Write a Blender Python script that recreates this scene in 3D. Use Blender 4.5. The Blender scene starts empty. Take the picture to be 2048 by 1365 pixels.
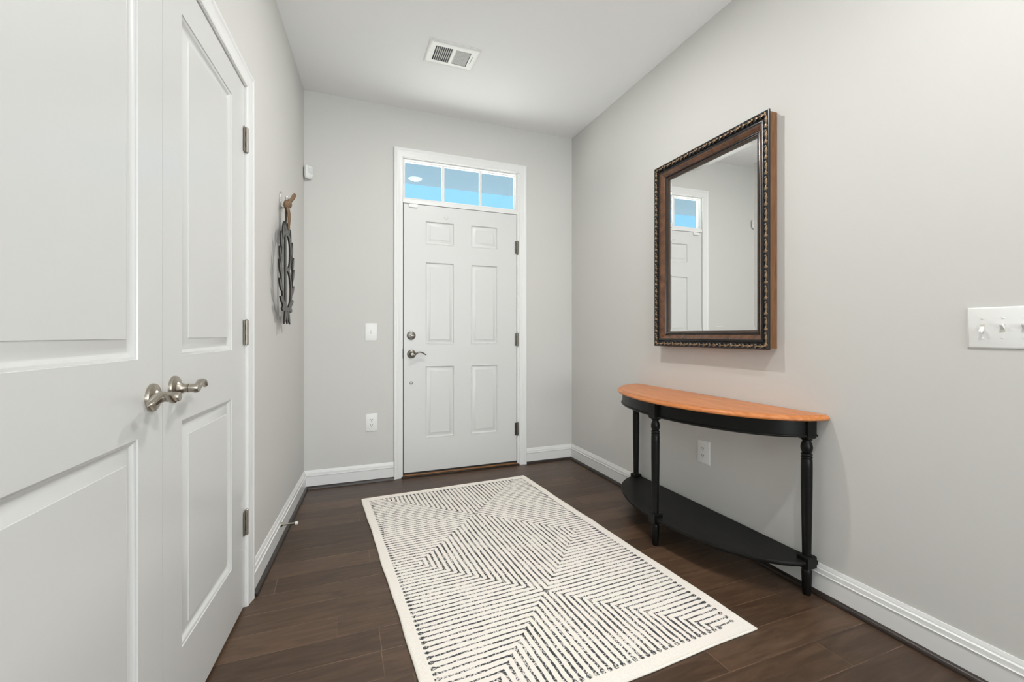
import bpy, bmesh, math, random
from mathutils import Vector, Matrix
random.seed(7)
PI = math.pi
S = bpy.context.scene
COL = S.collection

# ------------------------------------------------------------------ camera
cam_data = bpy.data.cameras.new('camera')
cam = bpy.data.objects.new('camera', cam_data)
COL.objects.link(cam)
cam.location = (0.2118, -3.4075, 1.073)
cam.rotation_euler = (PI / 2, 0, -0.3751)
cam_data.sensor_width = 36.0
cam_data.lens = 890.15 / 2048 * 36.0
cam_data.shift_y = -12.35 / 2048
cam_data.clip_start = 0.02
S.camera = cam

# ------------------------------------------------------------------ world, lights, exposure
S.view_settings.view_transform = 'Standard'
S.view_settings.look = 'None'
S.view_settings.gamma = 1.0
S.view_settings.use_curve_mapping = False
S.view_settings.exposure = 0.22

world = bpy.data.worlds.new('world')
S.world = world
world.use_nodes = True
wn = world.node_tree.nodes
wn['Background'].inputs['Color'].default_value = (0.35, 0.74, 1.05, 1)
wn['Background'].inputs['Strength'].default_value = 1.0


def add_light(name, kind, loc, rot, energy, color=(1, 1, 1), **kw):
    d = bpy.data.lights.new(name, kind)
    d.energy = energy
    d.color = color
    for k, v in kw.items():
        setattr(d, k, v)
    o = bpy.data.objects.new(name, d)
    o.location = loc
    o.rotation_euler = rot
    COL.objects.link(o)
    return o


add_light('sun', 'SUN', (1, 8, 12), (math.radians(-28), 0, 0), 46.0, (1, 0.97, 0.93), angle=0.01)
# added fill light behind the camera, tilted up to brighten the ceiling
add_light('rear_fill', 'AREA', (0.95, -7.35, 1.3), (math.radians(137), 0, 0), 135.0, (0.98, 0.99, 1.0),
          shape='RECTANGLE', size=1.9, size_y=2.0)

# ------------------------------------------------------------------ constants of the room
W, H = 2.112, 2.7764
AL, AR = 0.0901, 0.0168          # slight splay of the left and right walls
YR = -7.5                        # rear wall of the hall
nl = Vector((1, -AL, 0)).normalized(); dl = Vector((-AL, -1, 0)).normalized()
nr = Vector((-1, AR, 0)).normalized(); dr = Vector((-AR, -1, 0)).normalized()
UP = Vector((0, 0, 1))
ORR = Vector((W, 0, 0))


def ML(s, n, z): return dl * s + nl * n + UP * z            # left wall: along, out, up
def MR(s, n, z): return ORR + dr * s + nr * n + UP * z      # right wall
def MB_(x, n, z): return Vector((x, -n, z))                 # back wall
def MW(x, y, z): return Vector((x, y, z))                   # plain world


EMPTIES = []

# ------------------------------------------------------------------ mesh builder
class MB:
    def __init__(self, m=MW):
        self.v = []; self.f = []; self.mi = []; self.sm = []; self.m = m

    def add(self, verts, faces, mat=0, smooth=False):
        b = len(self.v)
        self.v += [self.m(*p) for p in verts]
        for f in faces:
            self.f.append([b + i for i in f]); self.mi.append(mat); self.sm.append(smooth)
        return self

    def box(self, a0, a1, b0, b1, c0, c1, mat=0):
        V = [(a, b, c) for a in (a0, a1) for b in (b0, b1) for c in (c0, c1)]
        F = [(0, 1, 3, 2), (4, 6, 7, 5), (0, 4, 5, 1), (2, 3, 7, 6), (0, 2, 6, 4), (1, 5, 7, 3)]
        return self.add(V, F, mat)

    def loft(self, rings, closed_ring=True, cap0=True, cap1=True, mat=0, smooth=True, loop=False):
        n = len(rings[0]); V = [p for r in rings for p in r]; F = []
        R = len(rings)
        for i in range(R if loop else R - 1):
            j = (i + 1) % R
            for k in range(n if closed_ring else n - 1):
                k2 = (k + 1) % n
                F.append((i * n + k, i * n + k2, j * n + k2, j * n + k))
        if not loop:
            if cap0: F.append(tuple(range(n - 1, -1, -1)))
            if cap1: F.append(tuple((R - 1) * n + k for k in range(n)))
        return self.add(V, F, mat, smooth)

    def lathe(self, prof, center, axis='z', seg=24, mat=0, smooth=True, sx=1.0):
        """prof: (radius, height along the axis)."""
        ca, cb, cc = center; rings = []
        for r, h in prof:
            r = max(r, 1e-5); ring = []
            for k in range(seg):
                t = 2 * PI * k / seg
                c, s = r * math.cos(t) * sx, r * math.sin(t)
                if axis == 'z': ring.append((ca + c, cb + s, cc + h))
                elif axis == 'n': ring.append((ca + c, cb + h, cc + s))
                else: ring.append((ca + h, cb + c, cc + s))
            rings.append(ring)
        return self.loft(rings, mat=mat, smooth=smooth)

    def tube(self, pts, rad, seg=10, mat=0, r2=None, side=None):
        """round (or flattened: rad across `side`, r2 across the other way) tube along pts."""
        P = [Vector(p) for p in pts]; rings = []
        prev = None
        for i, p in enumerate(P):
            t = (P[min(i + 1, len(P) - 1)] - P[max(i - 1, 0)]).normalized()
            if side is not None: a = Vector(side)
            elif prev is not None: a = prev
            else: a = Vector((0, 0, 1)) if abs(t.z) < 0.9 else Vector((1, 0, 0))
            a = (a - t * a.dot(t)).normalized(); b = t.cross(a); prev = a
            ra = rad[i] if isinstance(rad, (list, tuple)) else rad
            rb = ra if r2 is None else (r2[i] if isinstance(r2, (list, tuple)) else r2)
            rings.append([tuple(p + a * ra * math.cos(2 * PI * k / seg) + b * rb * math.sin(2 * PI * k / seg)) for k in range(seg)])
        return self.loft(rings, mat=mat)

    def blob(self, c, r, rot=None, seg=10, rows=6, mat=0):
        R = rot or Matrix.Identity(3); rings = []
        for i in range(rows + 1):
            ph = PI * i / rows; ring = []
            for k in range(seg):
                t = 2 * PI * k / seg
                q = R @ Vector((r[0] * max(math.sin(ph), 1e-3) * math.cos(t), r[1] * max(math.sin(ph), 1e-3) * math.sin(t), r[2] * math.cos(ph)))
                ring.append((c[0] + q.x, c[1] + q.y, c[2] + q.z))
            rings.append(ring)
        return self.loft(rings, mat=mat)

    def frame(self, prof, rect, mat=None, smooth=False, open_bottom=False):
        """sweep prof [(inset, n)] round the rectangle (a0,a1,c0,c1) with mitred corners."""
        a0, a1, c0, c1 = rect; rings = []
        for i, (d, n) in enumerate(prof):
            if open_bottom: rings.append([(a0 + d, n, c0), (a0 + d, n, c1 - d), (a1 - d, n, c1 - d), (a1 - d, n, c0)])
            else: rings.append([(a0 + d, n, c0 + d), (a0 + d, n, c1 - d), (a1 - d, n, c1 - d), (a1 - d, n, c0 + d)])
        for i in range(len(rings) - 1):
            k = 0 if mat is None else mat[i]
            self.loft([rings[i], rings[i + 1]], closed_ring=not open_bottom, cap0=False, cap1=False, mat=k, smooth=smooth)
        return self

    def prism(self, poly, n0, n1, mat=0):
        """poly in the (a, c) plane, extruded along b from n0 to n1."""
        k = len(poly)
        V = [(a, n0, c) for a, c in poly] + [(a, n1, c) for a, c in poly]
        F = [tuple(range(k - 1, -1, -1)), tuple(range(k, 2 * k))] + [(i, (i + 1) % k, k + (i + 1) % k, k + i) for i in range(k)]
        return self.add(V, F, mat)

    def slab(self, poly, z0, z1, mat=0):
        k = len(poly)
        V = [(a, b, z0) for a, b in poly] + [(a, b, z1) for a, b in poly]
        F = [tuple(range(k - 1, -1, -1)), tuple(range(k, 2 * k))] + [(i, (i + 1) % k, k + (i + 1) % k, k + i) for i in range(k)]
        return self.add(V, F, mat)

    def extrude_line(self, prof, p0, p1, mat=0, smooth=False):
        """closed profile of (out, up) swept from s=p0 to s=p1 along a wall."""
        return self.loft([[(p0, n, z) for n, z in prof], [(p1, n, z) for n, z in prof]], mat=mat, smooth=smooth)

    def build(self, name, mats, parent=None, origin=None, bevel=0.0, angle=35, subsurf=0):
        me = bpy.data.meshes.new(name)
        if parent is not None and origin is None:
            org = parent.get('_org'); org = Vector(org) if org is not None else Vector((0, 0, 0))
        else:
            org = Vector(origin) if origin is not None else Vector((0, 0, 0))
        me.from_pydata([tuple(p - org) for p in self.v], [], self.f)
        for p, k, s in zip(me.polygons, self.mi, self.sm):
            p.material_index = k; p.use_smooth = s
        bm = bmesh.new(); bm.from_mesh(me)
        bmesh.ops.remove_doubles(bm, verts=bm.verts, dist=1e-6)
        bmesh.ops.recalc_face_normals(bm, faces=bm.faces)
        bm.to_mesh(me); bm.free()
        me.set_sharp_from_angle(angle=math.radians(angle))
        for m in (mats if isinstance(mats, (list, tuple)) else [mats]): me.materials.append(m)
        o = bpy.data.objects.new(name, me); COL.objects.link(o)
        if parent is not None: o.parent = parent
        if parent is None: o.location = org
        else: o['_org'] = tuple(org); EMPTIES.append(o)
        if bevel:
            md = o.modifiers.new('bevel', 'BEVEL'); md.width = bevel; md.segments = 2; md.limit_method = 'ANGLE'; md.angle_limit = math.radians(40)
        return o


def tag(o, label=None, cat=None, group=None, kind=None):
    if label: o['label'] = label
    if cat: o['category'] = cat
    if group: o['group'] = group
    if kind: o['kind'] = kind
    return o




def thing(name, loc, label, cat, group=None, kind=None):
    o = bpy.data.objects.new(name, None); COL.objects.link(o)
    o.empty_display_size = 0.05
    o.location = loc; o['_org'] = tuple(loc); EMPTIES.append(o)
    return tag(o, label, cat, group, kind)


# ------------------------------------------------------------------ materials
def new_mat(name):
    m = bpy.data.materials.new(name); m.use_nodes = True
    return m, m.node_tree.nodes, m.node_tree.links, m.node_tree.nodes['Principled BSDF']


def pbr(name, col, rough=0.5, metal=0.0, bump=0.0, bump_scale=200.0, spec=None, coat=0.0, var=0.0, var_scale=3.0):
    m, N, L, b = new_mat(name)
    b.inputs['Base Color'].default_value = (*col, 1)
    b.inputs['Roughness'].default_value = rough
    b.inputs['Metallic'].default_value = metal
    if spec is not None: b.inputs['Specular IOR Level'].default_value = spec
    if coat: b.inputs['Coat Weight'].default_value = coat; b.inputs['Coat Roughness'].default_value = 0.15
    if bump or var:
        tc = N.new('ShaderNodeTexCoord')
    if bump:
        nz = N.new('ShaderNodeTexNoise'); nz.inputs['Scale'].default_value = bump_scale; nz.inputs['Detail'].default_value = 3
        L.new(tc.outputs['Object'], nz.inputs['Vector'])
        bp = N.new('ShaderNodeBump'); bp.inputs['Strength'].default_value = bump; bp.inputs['Distance'].default_value = 0.002
        L.new(nz.outputs['Fac'], bp.inputs['Height']); L.new(bp.outputs['Normal'], b.inputs['Normal'])
    if var:
        n2 = N.new('ShaderNodeTexNoise'); n2.inputs['Scale'].default_value = var_scale; n2.inputs['Detail'].default_value = 4
        L.new(tc.outputs['Object'], n2.inputs['Vector'])
        mx = N.new('ShaderNodeMix'); mx.data_type = 'RGBA'
        mx.inputs[6].default_value = (*[c * (1 - var) for c in col], 1); mx.inputs[7].default_value = (*[min(1, c * (1 + var)) for c in col], 1)
        L.new(n2.outputs['Fac'], mx.inputs[0]); L.new(mx.outputs[2], b.inputs['Base Color'])
    return m


def wood(name, c1, c2, stretch=(1, 14, 14), rough=0.4, scale=6.0, coat=0.0, bump=0.15, pores=None):
    m, N, L, b = new_mat(name)
    tc = N.new('ShaderNodeTexCoord'); mp = N.new('ShaderNodeMapping'); mp.inputs['Scale'].default_value = stretch
    L.new(tc.outputs['Object'], mp.inputs['Vector'])
    nz = N.new('ShaderNodeTexNoise'); nz.inputs['Scale'].default_value = scale; nz.inputs['Detail'].default_value = 6; nz.inputs['Distortion'].default_value = 0.6
    L.new(mp.outputs['Vector'], nz.inputs['Vector'])
    cr = N.new('ShaderNodeValToRGB')
    cr.color_ramp.elements[0].position = 0.3; cr.color_ramp.elements[0].color = (*c1, 1)
    cr.color_ramp.elements[1].position = 0.7; cr.color_ramp.elements[1].color = (*c2, 1)
    L.new(nz.outputs['Fac'], cr.inputs['Fac']); L.new(cr.outputs['Color'], b.inputs['Base Color'])
    b.inputs['Roughness'].default_value = rough
    if coat: b.inputs['Coat Weight'].default_value = coat; b.inputs['Coat Roughness'].default_value = 0.2
    bp = N.new('ShaderNodeBump'); bp.inputs['Strength'].default_value = bump; bp.inputs['Distance'].default_value = 0.001
    L.new(nz.outputs['Fac'], bp.inputs['Height']); L.new(bp.outputs['Normal'], b.inputs['Normal'])
    return m


M = {}
M['wall'] = pbr('wall_paint', (0.635, 0.627, 0.600), 0.75, bump=0.06, bump_scale=260, spec=0.3)
M['ceiling'] = pbr('ceiling_paint', (0.90, 0.90, 0.90), 0.9, bump=0.05, bump_scale=240, spec=0.2)
M['trim'] = pbr('white_trim_paint', (0.80, 0.80, 0.785), 0.32)
M['door'] = pbr('white_door_paint', (0.685, 0.688, 0.672), 0.26, bump=0.03, bump_scale=60)
M['entry_door'] = pbr('white_entry_door_paint', (0.69, 0.69, 0.677), 0.34)
M['plastic'] = pbr('white_plastic', (0.82, 0.82, 0.80), 0.35)
M['slot'] = pbr('dark_slot', (0.02, 0.02, 0.02), 0.6)
M['seal'] = pbr('black_weatherstrip', (0.02, 0.019, 0.018), 0.7)
M['nickel'] = pbr('satin_nickel', (0.44, 0.40, 0.34), 0.26, 1.0)
M['nickel_dark'] = pbr('aged_nickel', (0.20, 0.185, 0.16), 0.30, 1.0)
M['hinge'] = pbr('brushed_hinge_nickel', (0.30, 0.275, 0.235), 0.42, 1.0)
M['chrome'] = pbr('chrome', (0.75, 0.75, 0.76), 0.12, 1.0)
M['black_wood'] = wood('black_stained_wood', (0.0028, 0.0027, 0.0024), (0.0065, 0.0063, 0.0057), (3, 3, 30), 0.36, 8)
M['black_wood'].node_tree.nodes['Principled BSDF'].inputs['Specular IOR Level'].default_value = 0.20
M['black_shelf'] = wood('black_shelf_wood', (0.006, 0.0057, 0.005), (0.012, 0.0113, 0.0098), (20, 2, 20), 0.45, 6)
M['black_shelf'].node_tree.nodes['Principled BSDF'].inputs['Specular IOR Level'].default_value = 0.15
M['top_wood'] = wood('honey_wood', (0.47, 0.150, 0.040), (0.66, 0.255, 0.085), (18, 1.2, 18), 0.36, 4, coat=0.1, bump=0.05)
M['top_wood'].node_tree.nodes['Principled BSDF'].inputs['Specular IOR Level'].default_value = 0.3
M['groove'] = pbr('dark_groove', (0.06, 0.02, 0.008), 0.5)
M['shoe'] = wood('dark_shoe_wood', (0.016, 0.011, 0.009), (0.035, 0.024, 0.019), (20, 1.5, 20), 0.35, 6)
M['frame_wood'] = wood('walnut_frame', (0.065, 0.024, 0.009), (0.150, 0.062, 0.025), (7, 7, 7), 0.22, 3, coat=0.3, bump=0.02)
M['frame_side'] = wood('brown_frame_side', (0.13, 0.055, 0.02), (0.24, 0.11, 0.045), (20, 20, 2), 0.4, 6)
M['frame_dark'] = pbr('frame_dark_brown', (0.045, 0.026, 0.015), 0.3, var=0.2, var_scale=30)
M['frame_black'] = pbr('frame_black', (0.008, 0.007, 0.007), 0.24, var=0.3, var_scale=30)
M['bronze'] = pbr('bronze_rub', (0.40, 0.27, 0.165), 0.4, 0.7, var=0.55, var_scale=60)
M['mirror'] = pbr('mirror_silver', (0.93, 0.93, 0.92), 0.0, 1.0)
M['iron'] = pbr('charcoal_paint_face', (0.105, 0.102, 0.093), 0.5, var=0.12, var_scale=20)
M['burnt'] = pbr('black_cut_edge', (0.012, 0.011, 0.010), 0.7)
M['burlap'] = pbr('burlap', (0.20, 0.128, 0.075), 0.9, bump=0.8, bump_scale=500, var=0.25, var_scale=90)
M['duct'] = pbr('duct_dark', (0.10, 0.105, 0.11), 0.6)
M['porch'] = pbr('blue_porch_paint', (0.013, 0.046, 0.078), 0.8)
M['ground'] = pbr('pale_concrete', (0.55, 0.54, 0.5), 0.9, var=0.1)
M['oak'] = wood('threshold_oak', (0.20, 0.085, 0.03), (0.34, 0.16, 0.06), (2, 18, 18), 0.45, 6)
M['bronze_sill'] = pbr('bronze_sill', (0.035, 0.027, 0.02), 0.4, 0.3)
M['rubber'] = pbr('cream_rubber', (0.66, 0.63, 0.55), 0.7)
M['leaf_dry'] = pbr('dry_tan', (0.30, 0.20, 0.09), 0.8)


def math_node(N, L, op, a, b=None, c=None, clamp=False):
    n = N.new('ShaderNodeMath'); n.operation = op; n.use_clamp = clamp
    for i, x in enumerate((a, b, c)):
        if x is None: continue
        if isinstance(x, (int, float)): n.inputs[i].default_value = x
        else: L.new(x, n.inputs[i])
    return n.outputs[0]


def glass_mat():
    m, N, L, b = new_mat('window_glass')
    out = N['Material Output']
    tr = N.new('ShaderNodeBsdfTransparent'); tr.inputs['Color'].default_value = (0.93, 0.97, 0.98, 1)
    gl = N.new('ShaderNodeBsdfGlossy'); gl.inputs['Roughness'].default_value = 0.01
    fr = N.new('ShaderNodeLayerWeight'); fr.inputs['Blend'].default_value = 0.5
    mx = N.new('ShaderNodeMixShader')
    sch = math_node(N, L, 'MULTIPLY_ADD', math_node(N, L, 'POWER', fr.outputs['Facing'], 5.0), 0.96, 0.04)
    L.new(sch, mx.inputs['Fac']); L.new(tr.outputs['BSDF'], mx.inputs[1]); L.new(gl.outputs['BSDF'], mx.inputs[2])
    L.new(mx.outputs['Shader'], out.inputs['Surface'])
    return m


def emit_mat(name, col, strength):
    m, N, L, b = new_mat(name)
    b.inputs['Base Color'].default_value = (0.8, 0.8, 0.78, 1)
    b.inputs['Emission Color'].default_value = (*col, 1)
    b.inputs['Emission Strength'].default_value = strength
    return m


M['glass'] = glass_mat()
M['lamp'] = emit_mat('lamp_diffuser', (1.0, 0.93, 0.80), 7.0)


def floor_mat():
    m, N, L, b = new_mat('dark_hickory_planks')
    tc = N.new('ShaderNodeTexCoord'); sep = N.new('ShaderNodeSeparateXYZ'); L.new(tc.outputs['Object'], sep.inputs[0])
    x, y = sep.outputs[0], sep.outputs[1]
    mt = lambda *a, **k: math_node(N, L, *a, **k)
    PW = 0.1267
    ry = mt('DIVIDE', mt('ADD', y, 2.219 + PW * 40), PW)
    row = mt('FLOOR', ry); fy = mt('FRACT', ry)
    wn1 = N.new('ShaderNodeTexWhiteNoise'); wn1.noise_dimensions = '1D'; L.new(row, wn1.inputs['W'])
    PL = 1.05
    rx = mt('DIVIDE', mt('ADD', x, mt('MULTIPLY', wn1.outputs['Value'], 3.1)), PL)
    colx = mt('FLOOR', rx); fx = mt('FRACT', rx)
    cb = N.new('ShaderNodeCombineXYZ'); L.new(row, cb.inputs[0]); L.new(colx, cb.inputs[1])
    wn2 = N.new('ShaderNodeTexWhiteNoise'); wn2.noise_dimensions = '3D'; L.new(cb.outputs[0], wn2.inputs['Vector'])
    # grain, offset for every board
    mp = N.new('ShaderNodeCombineXYZ')
    L.new(mt('ADD', mt('MULTIPLY', x, 2.2), mt('MULTIPLY', wn2.outputs['Value'], 37.0)), mp.inputs[0])
    L.new(mt('ADD', mt('MULTIPLY', y, 15.0), mt('MULTIPLY', wn2.outputs['Value'], 11.0)), mp.inputs[1])
    g = N.new('ShaderNodeTexNoise'); g.inputs['Scale'].default_value = 2.2; g.inputs['Detail'].default_value = 7; g.inputs['Distortion'].default_value = 1.3
    L.new(mp.outputs[0], g.inputs['Vector'])
    g2 = N.new('ShaderNodeTexNoise'); g2.inputs['Scale'].default_value = 12; g2.inputs['Detail'].default_value = 5
    L.new(mp.outputs[0], g2.inputs['Vector'])
    tone = mt('ADD', mt('MULTIPLY', wn2.outputs['Value'], 0.34), mt('ADD', mt('MULTIPLY', g.outputs['Fac'], 0.75), mt('MULTIPLY', g2.outputs['Fac'], 0.2)))
    cr = N.new('ShaderNodeValToRGB'); e = cr.color_ramp.elements
    e[0].position = 0.25; e[0].color = (0.028, 0.0150, 0.0085, 1)
    e[1].position = 0.95; e[1].color = (0.128, 0.074, 0.043, 1)
    k = cr.color_ramp.elements.new(0.6); k.color = (0.066, 0.0370, 0.0212, 1)
    L.new(tone, cr.inputs['Fac'])
    # seams
    ey = mt('MINIMUM', fy, mt('SUBTRACT', 1.0, fy)); ex = mt('MINIMUM', fx, mt('SUBTRACT', 1.0, fx))
    dy = mt('MULTIPLY', ey, PW); dx = mt('MULTIPLY', ex, PL)
    d = mt('MINIMUM', dy, dx)
    seam = mt('SUBTRACT', 1.0, mt('DIVIDE', d, 0.0019), clamp=True)
    wear = N.new('ShaderNodeTexNoise'); wear.inputs['Scale'].default_value = 4.0
    L.new(tc.outputs['Object'], wear.inputs['Vector'])
    wfac = mt('MULTIPLY', seam, mt('MULTIPLY', mt('SUBTRACT', wear.outputs['Fac'], 0.30), 3.0, clamp=True), clamp=True)
    mx = N.new('ShaderNodeMix'); mx.data_type = 'RGBA'; L.new(wfac, mx.inputs[0]); L.new(cr.outputs['Color'], mx.inputs[6])
    mx.inputs[7].default_value = (0.24, 0.145, 0.098, 1)
    L.new(mx.outputs[2], b.inputs['Base Color'])
    b.inputs['Specular IOR Level'].default_value = 0.45
    ro = mt('ADD', 0.30, mt('MULTIPLY', g2.outputs['Fac'], 0.16)); L.new(ro, b.inputs['Roughness'])
    bh = mt('ADD', mt('MULTIPLY', mt('DIVIDE', d, 0.004, clamp=True), 0.6), mt('MULTIPLY', g.outputs['Fac'], 0.5))
    bp = N.new('ShaderNodeBump'); bp.inputs['Strength'].default_value = 0.35; bp.inputs['Distance'].default_value = 0.0015
    L.new(bh, bp.inputs['Height']); L.new(bp.outputs['Normal'], b.inputs['Normal'])
    return m


M['floor'] = floor_mat()


def rug_mat():
    m, N, L, b = new_mat('rug_pile')
    mt = lambda *a, **k: math_node(N, L, *a, **k)
    tc = N.new('ShaderNodeTexCoord')
    # hand-drawn wobble
    wob = N.new('ShaderNodeTexNoise'); wob.inputs['Scale'].default_value = 14; wob.inputs['Detail'].default_value = 2
    L.new(tc.outputs['Object'], wob.inputs['Vector'])
    ws = N.new('ShaderNodeSeparateColor'); L.new(wob.outputs['Color'], ws.inputs[0])
    sep = N.new('ShaderNodeSeparateXYZ'); L.new(tc.outputs['Object'], sep.inputs[0])
    u = mt('ADD', sep.outputs[0], mt('MULTIPLY', mt('SUBTRACT', ws.outputs[0], 0.5), 0.007))
    v = mt('ADD', sep.outputs[1], mt('MULTIPLY', mt('SUBTRACT', ws.outputs[1], 0.5), 0.007))
    HP, SP = 0.4365, 0.0257
    du = mt('ABSOLUTE', u)
    dv = mt('ABSOLUTE', mt('SUBTRACT', mt('ABSOLUTE', v), HP))
    idx = mt('DIVIDE', mt('MINIMUM', du, dv), SP)
    off = mt('ABSOLUTE', mt('SUBTRACT', mt('FRACT', mt('ADD', idx, 0.5)), 0.5))   # 0 on a line's axis
    lengthwise = mt('LESS_THAN', du, dv)
    # ends: blobs by the border, knots on the diagonals
    eu = mt('SUBTRACT', 0.544, mt('ABSOLUTE', sep.outputs[0])); ev = mt('SUBTRACT', 0.915, mt('ABSOLUTE', sep.outputs[1]))
    edge = mt('MINIMUM', eu, ev)
    eend = mt('ADD', mt('MULTIPLY', lengthwise, ev), mt('MULTIPLY', mt('SUBTRACT', 1.0, lengthwise), eu))
    endb = mt('SUBTRACT', 1.0, mt('DIVIDE', mt('ABSOLUTE', mt('SUBTRACT', eend, 0.009)), 0.012), clamp=True)
    dg = mt('ABSOLUTE', mt('SUBTRACT', du, dv))
    knot = mt('SUBTRACT', 1.0, mt('DIVIDE', dg, 0.008), clamp=True)
    wn_ = N.new('ShaderNodeTexNoise'); wn_.inputs['Scale'].default_value = 30; wn_.inputs['Detail'].default_value = 3
    L.new(tc.outputs['Object'], wn_.inputs['Vector'])
    width = mt('ADD', mt('ADD', 0.135, mt('MULTIPLY', lengthwise, 0.045)), mt('MULTIPLY', mt('SUBTRACT', wn_.outputs['Fac'], 0.5), 0.24))
    width = mt('ADD', width, mt('ADD', mt('MULTIPLY', endb, 0.19), mt('MULTIPLY', knot, 0.11)))
    line = mt('DIVIDE', mt('SUBTRACT', mt('ADD', width, 0.03), off), 0.06, clamp=True)
    inside = mt('GREATER_THAN', edge, 0.0)
    # broken, dry-brush print
    br = N.new('ShaderNodeTexNoise'); br.inputs['Scale'].default_value = 150; br.inputs['Detail'].default_value = 4
    L.new(tc.outputs['Object'], br.inputs['Vector'])
    br2 = N.new('ShaderNodeTexNoise'); br2.inputs['Scale'].default_value = 9; br2.inputs['Detail'].default_value = 3
    L.new(tc.outputs['Object'], br2.inputs['Vector'])
    thr = mt('ADD', mt('MULTIPLY', br2.outputs['Fac'], 0.42), 0.235)
    dry = mt('DIVIDE', mt('SUBTRACT', br.outputs['Fac'], mt('SUBTRACT', thr, 0.05)), 0.1, clamp=True)
    fac = mt('MULTIPLY', mt('MULTIPLY', line, inside), mt('ADD', 0.12, mt('MULTIPLY', dry, 0.85)), clamp=True)
    # cream ground with a pinkish cast here and there
    gr = N.new('ShaderNodeTexNoise'); gr.inputs['Scale'].default_value = 3; gr.inputs['Detail'].default_value = 4
    L.new(tc.outputs['Object'], gr.inputs['Vector'])
    cr = N.new('ShaderNodeValToRGB'); e = cr.color_ramp.elements
    e[0].position = 0.35; e[0].color = (0.93, 0.88, 0.80, 1); e[1].position = 0.65; e[1].color = (0.94, 0.87, 0.805, 1)
    L.new(gr.outputs['Fac'], cr.inputs['Fac'])
    fine = N.new('ShaderNodeTexNoise'); fine.inputs['Scale'].default_value = 420; fine.inputs['Detail'].default_value = 2
    L.new(tc.outputs['Object'], fine.inputs['Vector'])
    mxf = N.new('ShaderNodeMix'); mxf.data_type = 'RGBA'; mxf.blend_type = 'MULTIPLY'; mxf.inputs[0].default_value = 1.0
    L.new(cr.outputs['Color'], mxf.inputs[6])
    cv = mt('ADD', 0.80, mt('MULTIPLY', fine.outputs['Fac'], 0.38)); cc = N.new('ShaderNodeCombineColor')
    for i in range(3): L.new(cv, cc.inputs[i])
    L.new(cc.outputs[0], mxf.inputs[7])
    mx = N.new('ShaderNodeMix'); mx.data_type = 'RGBA'; L.new(fac, mx.inputs[0]); L.new(mxf.outputs[2], mx.inputs[6])
    mx.inputs[7].default_value = (0.036, 0.042, 0.048, 1)
    L.new(mx.outputs[2], b.inputs['Base Color'])
    b.inputs['Roughness'].default_value = 0.95; b.inputs['Specular IOR Level'].default_value = 0.1
    bp = N.new('ShaderNodeBump'); bp.inputs['Strength'].default_value = 0.6; bp.inputs['Distance'].default_value = 0.002
    L.new(fine.outputs['Fac'], bp.inputs['Height']); L.new(bp.outputs['Normal'], b.inputs['Normal'])
    return m


M['rug'] = rug_mat()
M['rug_edge'] = pbr('rug_edge_cream', (0.87, 0.82, 0.74), 0.95, bump=0.6, bump_scale=350, spec=0.1)


def struct(mb, name, mat, label, cat, **kw):
    return tag(mb.build(name, mat, **kw), label, cat, kind='structure')


# ------------------------------------------------------------------ room shell
T = 0.14
LEN = 7.6
struct(MB().box(-1.2, W + 0.4, YR - 0.2, 0.078, -0.12, 0.0), 'floor', M['floor'], 'dark brown wood plank floor of the entry hall', 'floor')
struct(MB().box(-1.2, W + 0.4, YR - 0.2, 0.078, H, H + 0.12), 'ceiling', M['ceiling'], 'flat pale grey ceiling over the entry hall', 'ceiling')
# back wall with the opening of the entry door and its transom
OX0, OX1, OZ = 0.652, 1.621, 2.418
TB = 0.078
struct(MB(MB_).box(-0.2, OX0, -TB, 0, 0, H).box(OX1, W + 0.2, -TB, 0, 0, H).box(OX0, OX1, -TB, 0, OZ, H),
       'wall_back', M['wall'], 'warm grey wall around the white entry door', 'wall')
# left wall: opening for the closet doors
CS0, CS1, CZ = 1.385, 2.815, 2.058
struct(MB(ML).box(0, CS0, -T, 0, 0, H).box(CS1, LEN, -T, 0, 0, H).box(CS0, CS1, -T, 0, CZ, H).box(CS0, CS1, -T, -0.06, 0, CZ),
       'wall_left', M['wall'], 'warm grey wall on the left, with the closet doors', 'wall')
struct(MB(MR).box(0, LEN, -T, 0, 0, H), 'wall_right', M['wall'], 'warm grey wall on the right, behind mirror and table', 'wall')
# rear wall of the hall, behind the camera, with a window added to carry the fill light
struct(MB().box(-1.0, -0.05, YR - T, YR, 0, H).box(1.95, W + 0.2, YR - T, YR, 0, H).box(-0.05, 1.95, YR - T, YR, 0, 0.45).box(-0.05, 1.95, YR - T, YR, 2.5, H),
       'wall_rear', M['wall'], 'warm grey wall at the far end of the hall', 'wall')
w2 = MB(); w2.m = lambda x, n, z: Vector((x, YR - 0.06 + n, z))
w2.frame([(0, -0.03), (0, 0.03), (0.05, 0.03), (0.05, -0.03), (0, -0.03)], (-0.05, 1.95, 0.45, 2.5)).box(0.93, 0.97, -0.02, 0.02, 0.5, 2.45)
fill_win = struct(w2, 'fill_window', M['trim'], 'white window added at the unseen hall end for fill light', 'window')
g2_ = MB(); g2_.m = w2.m
g2_.box(-0.01, 1.91, -0.003, 0.003, 0.49, 2.46).build('pane', M['glass'], fill_win)

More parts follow.
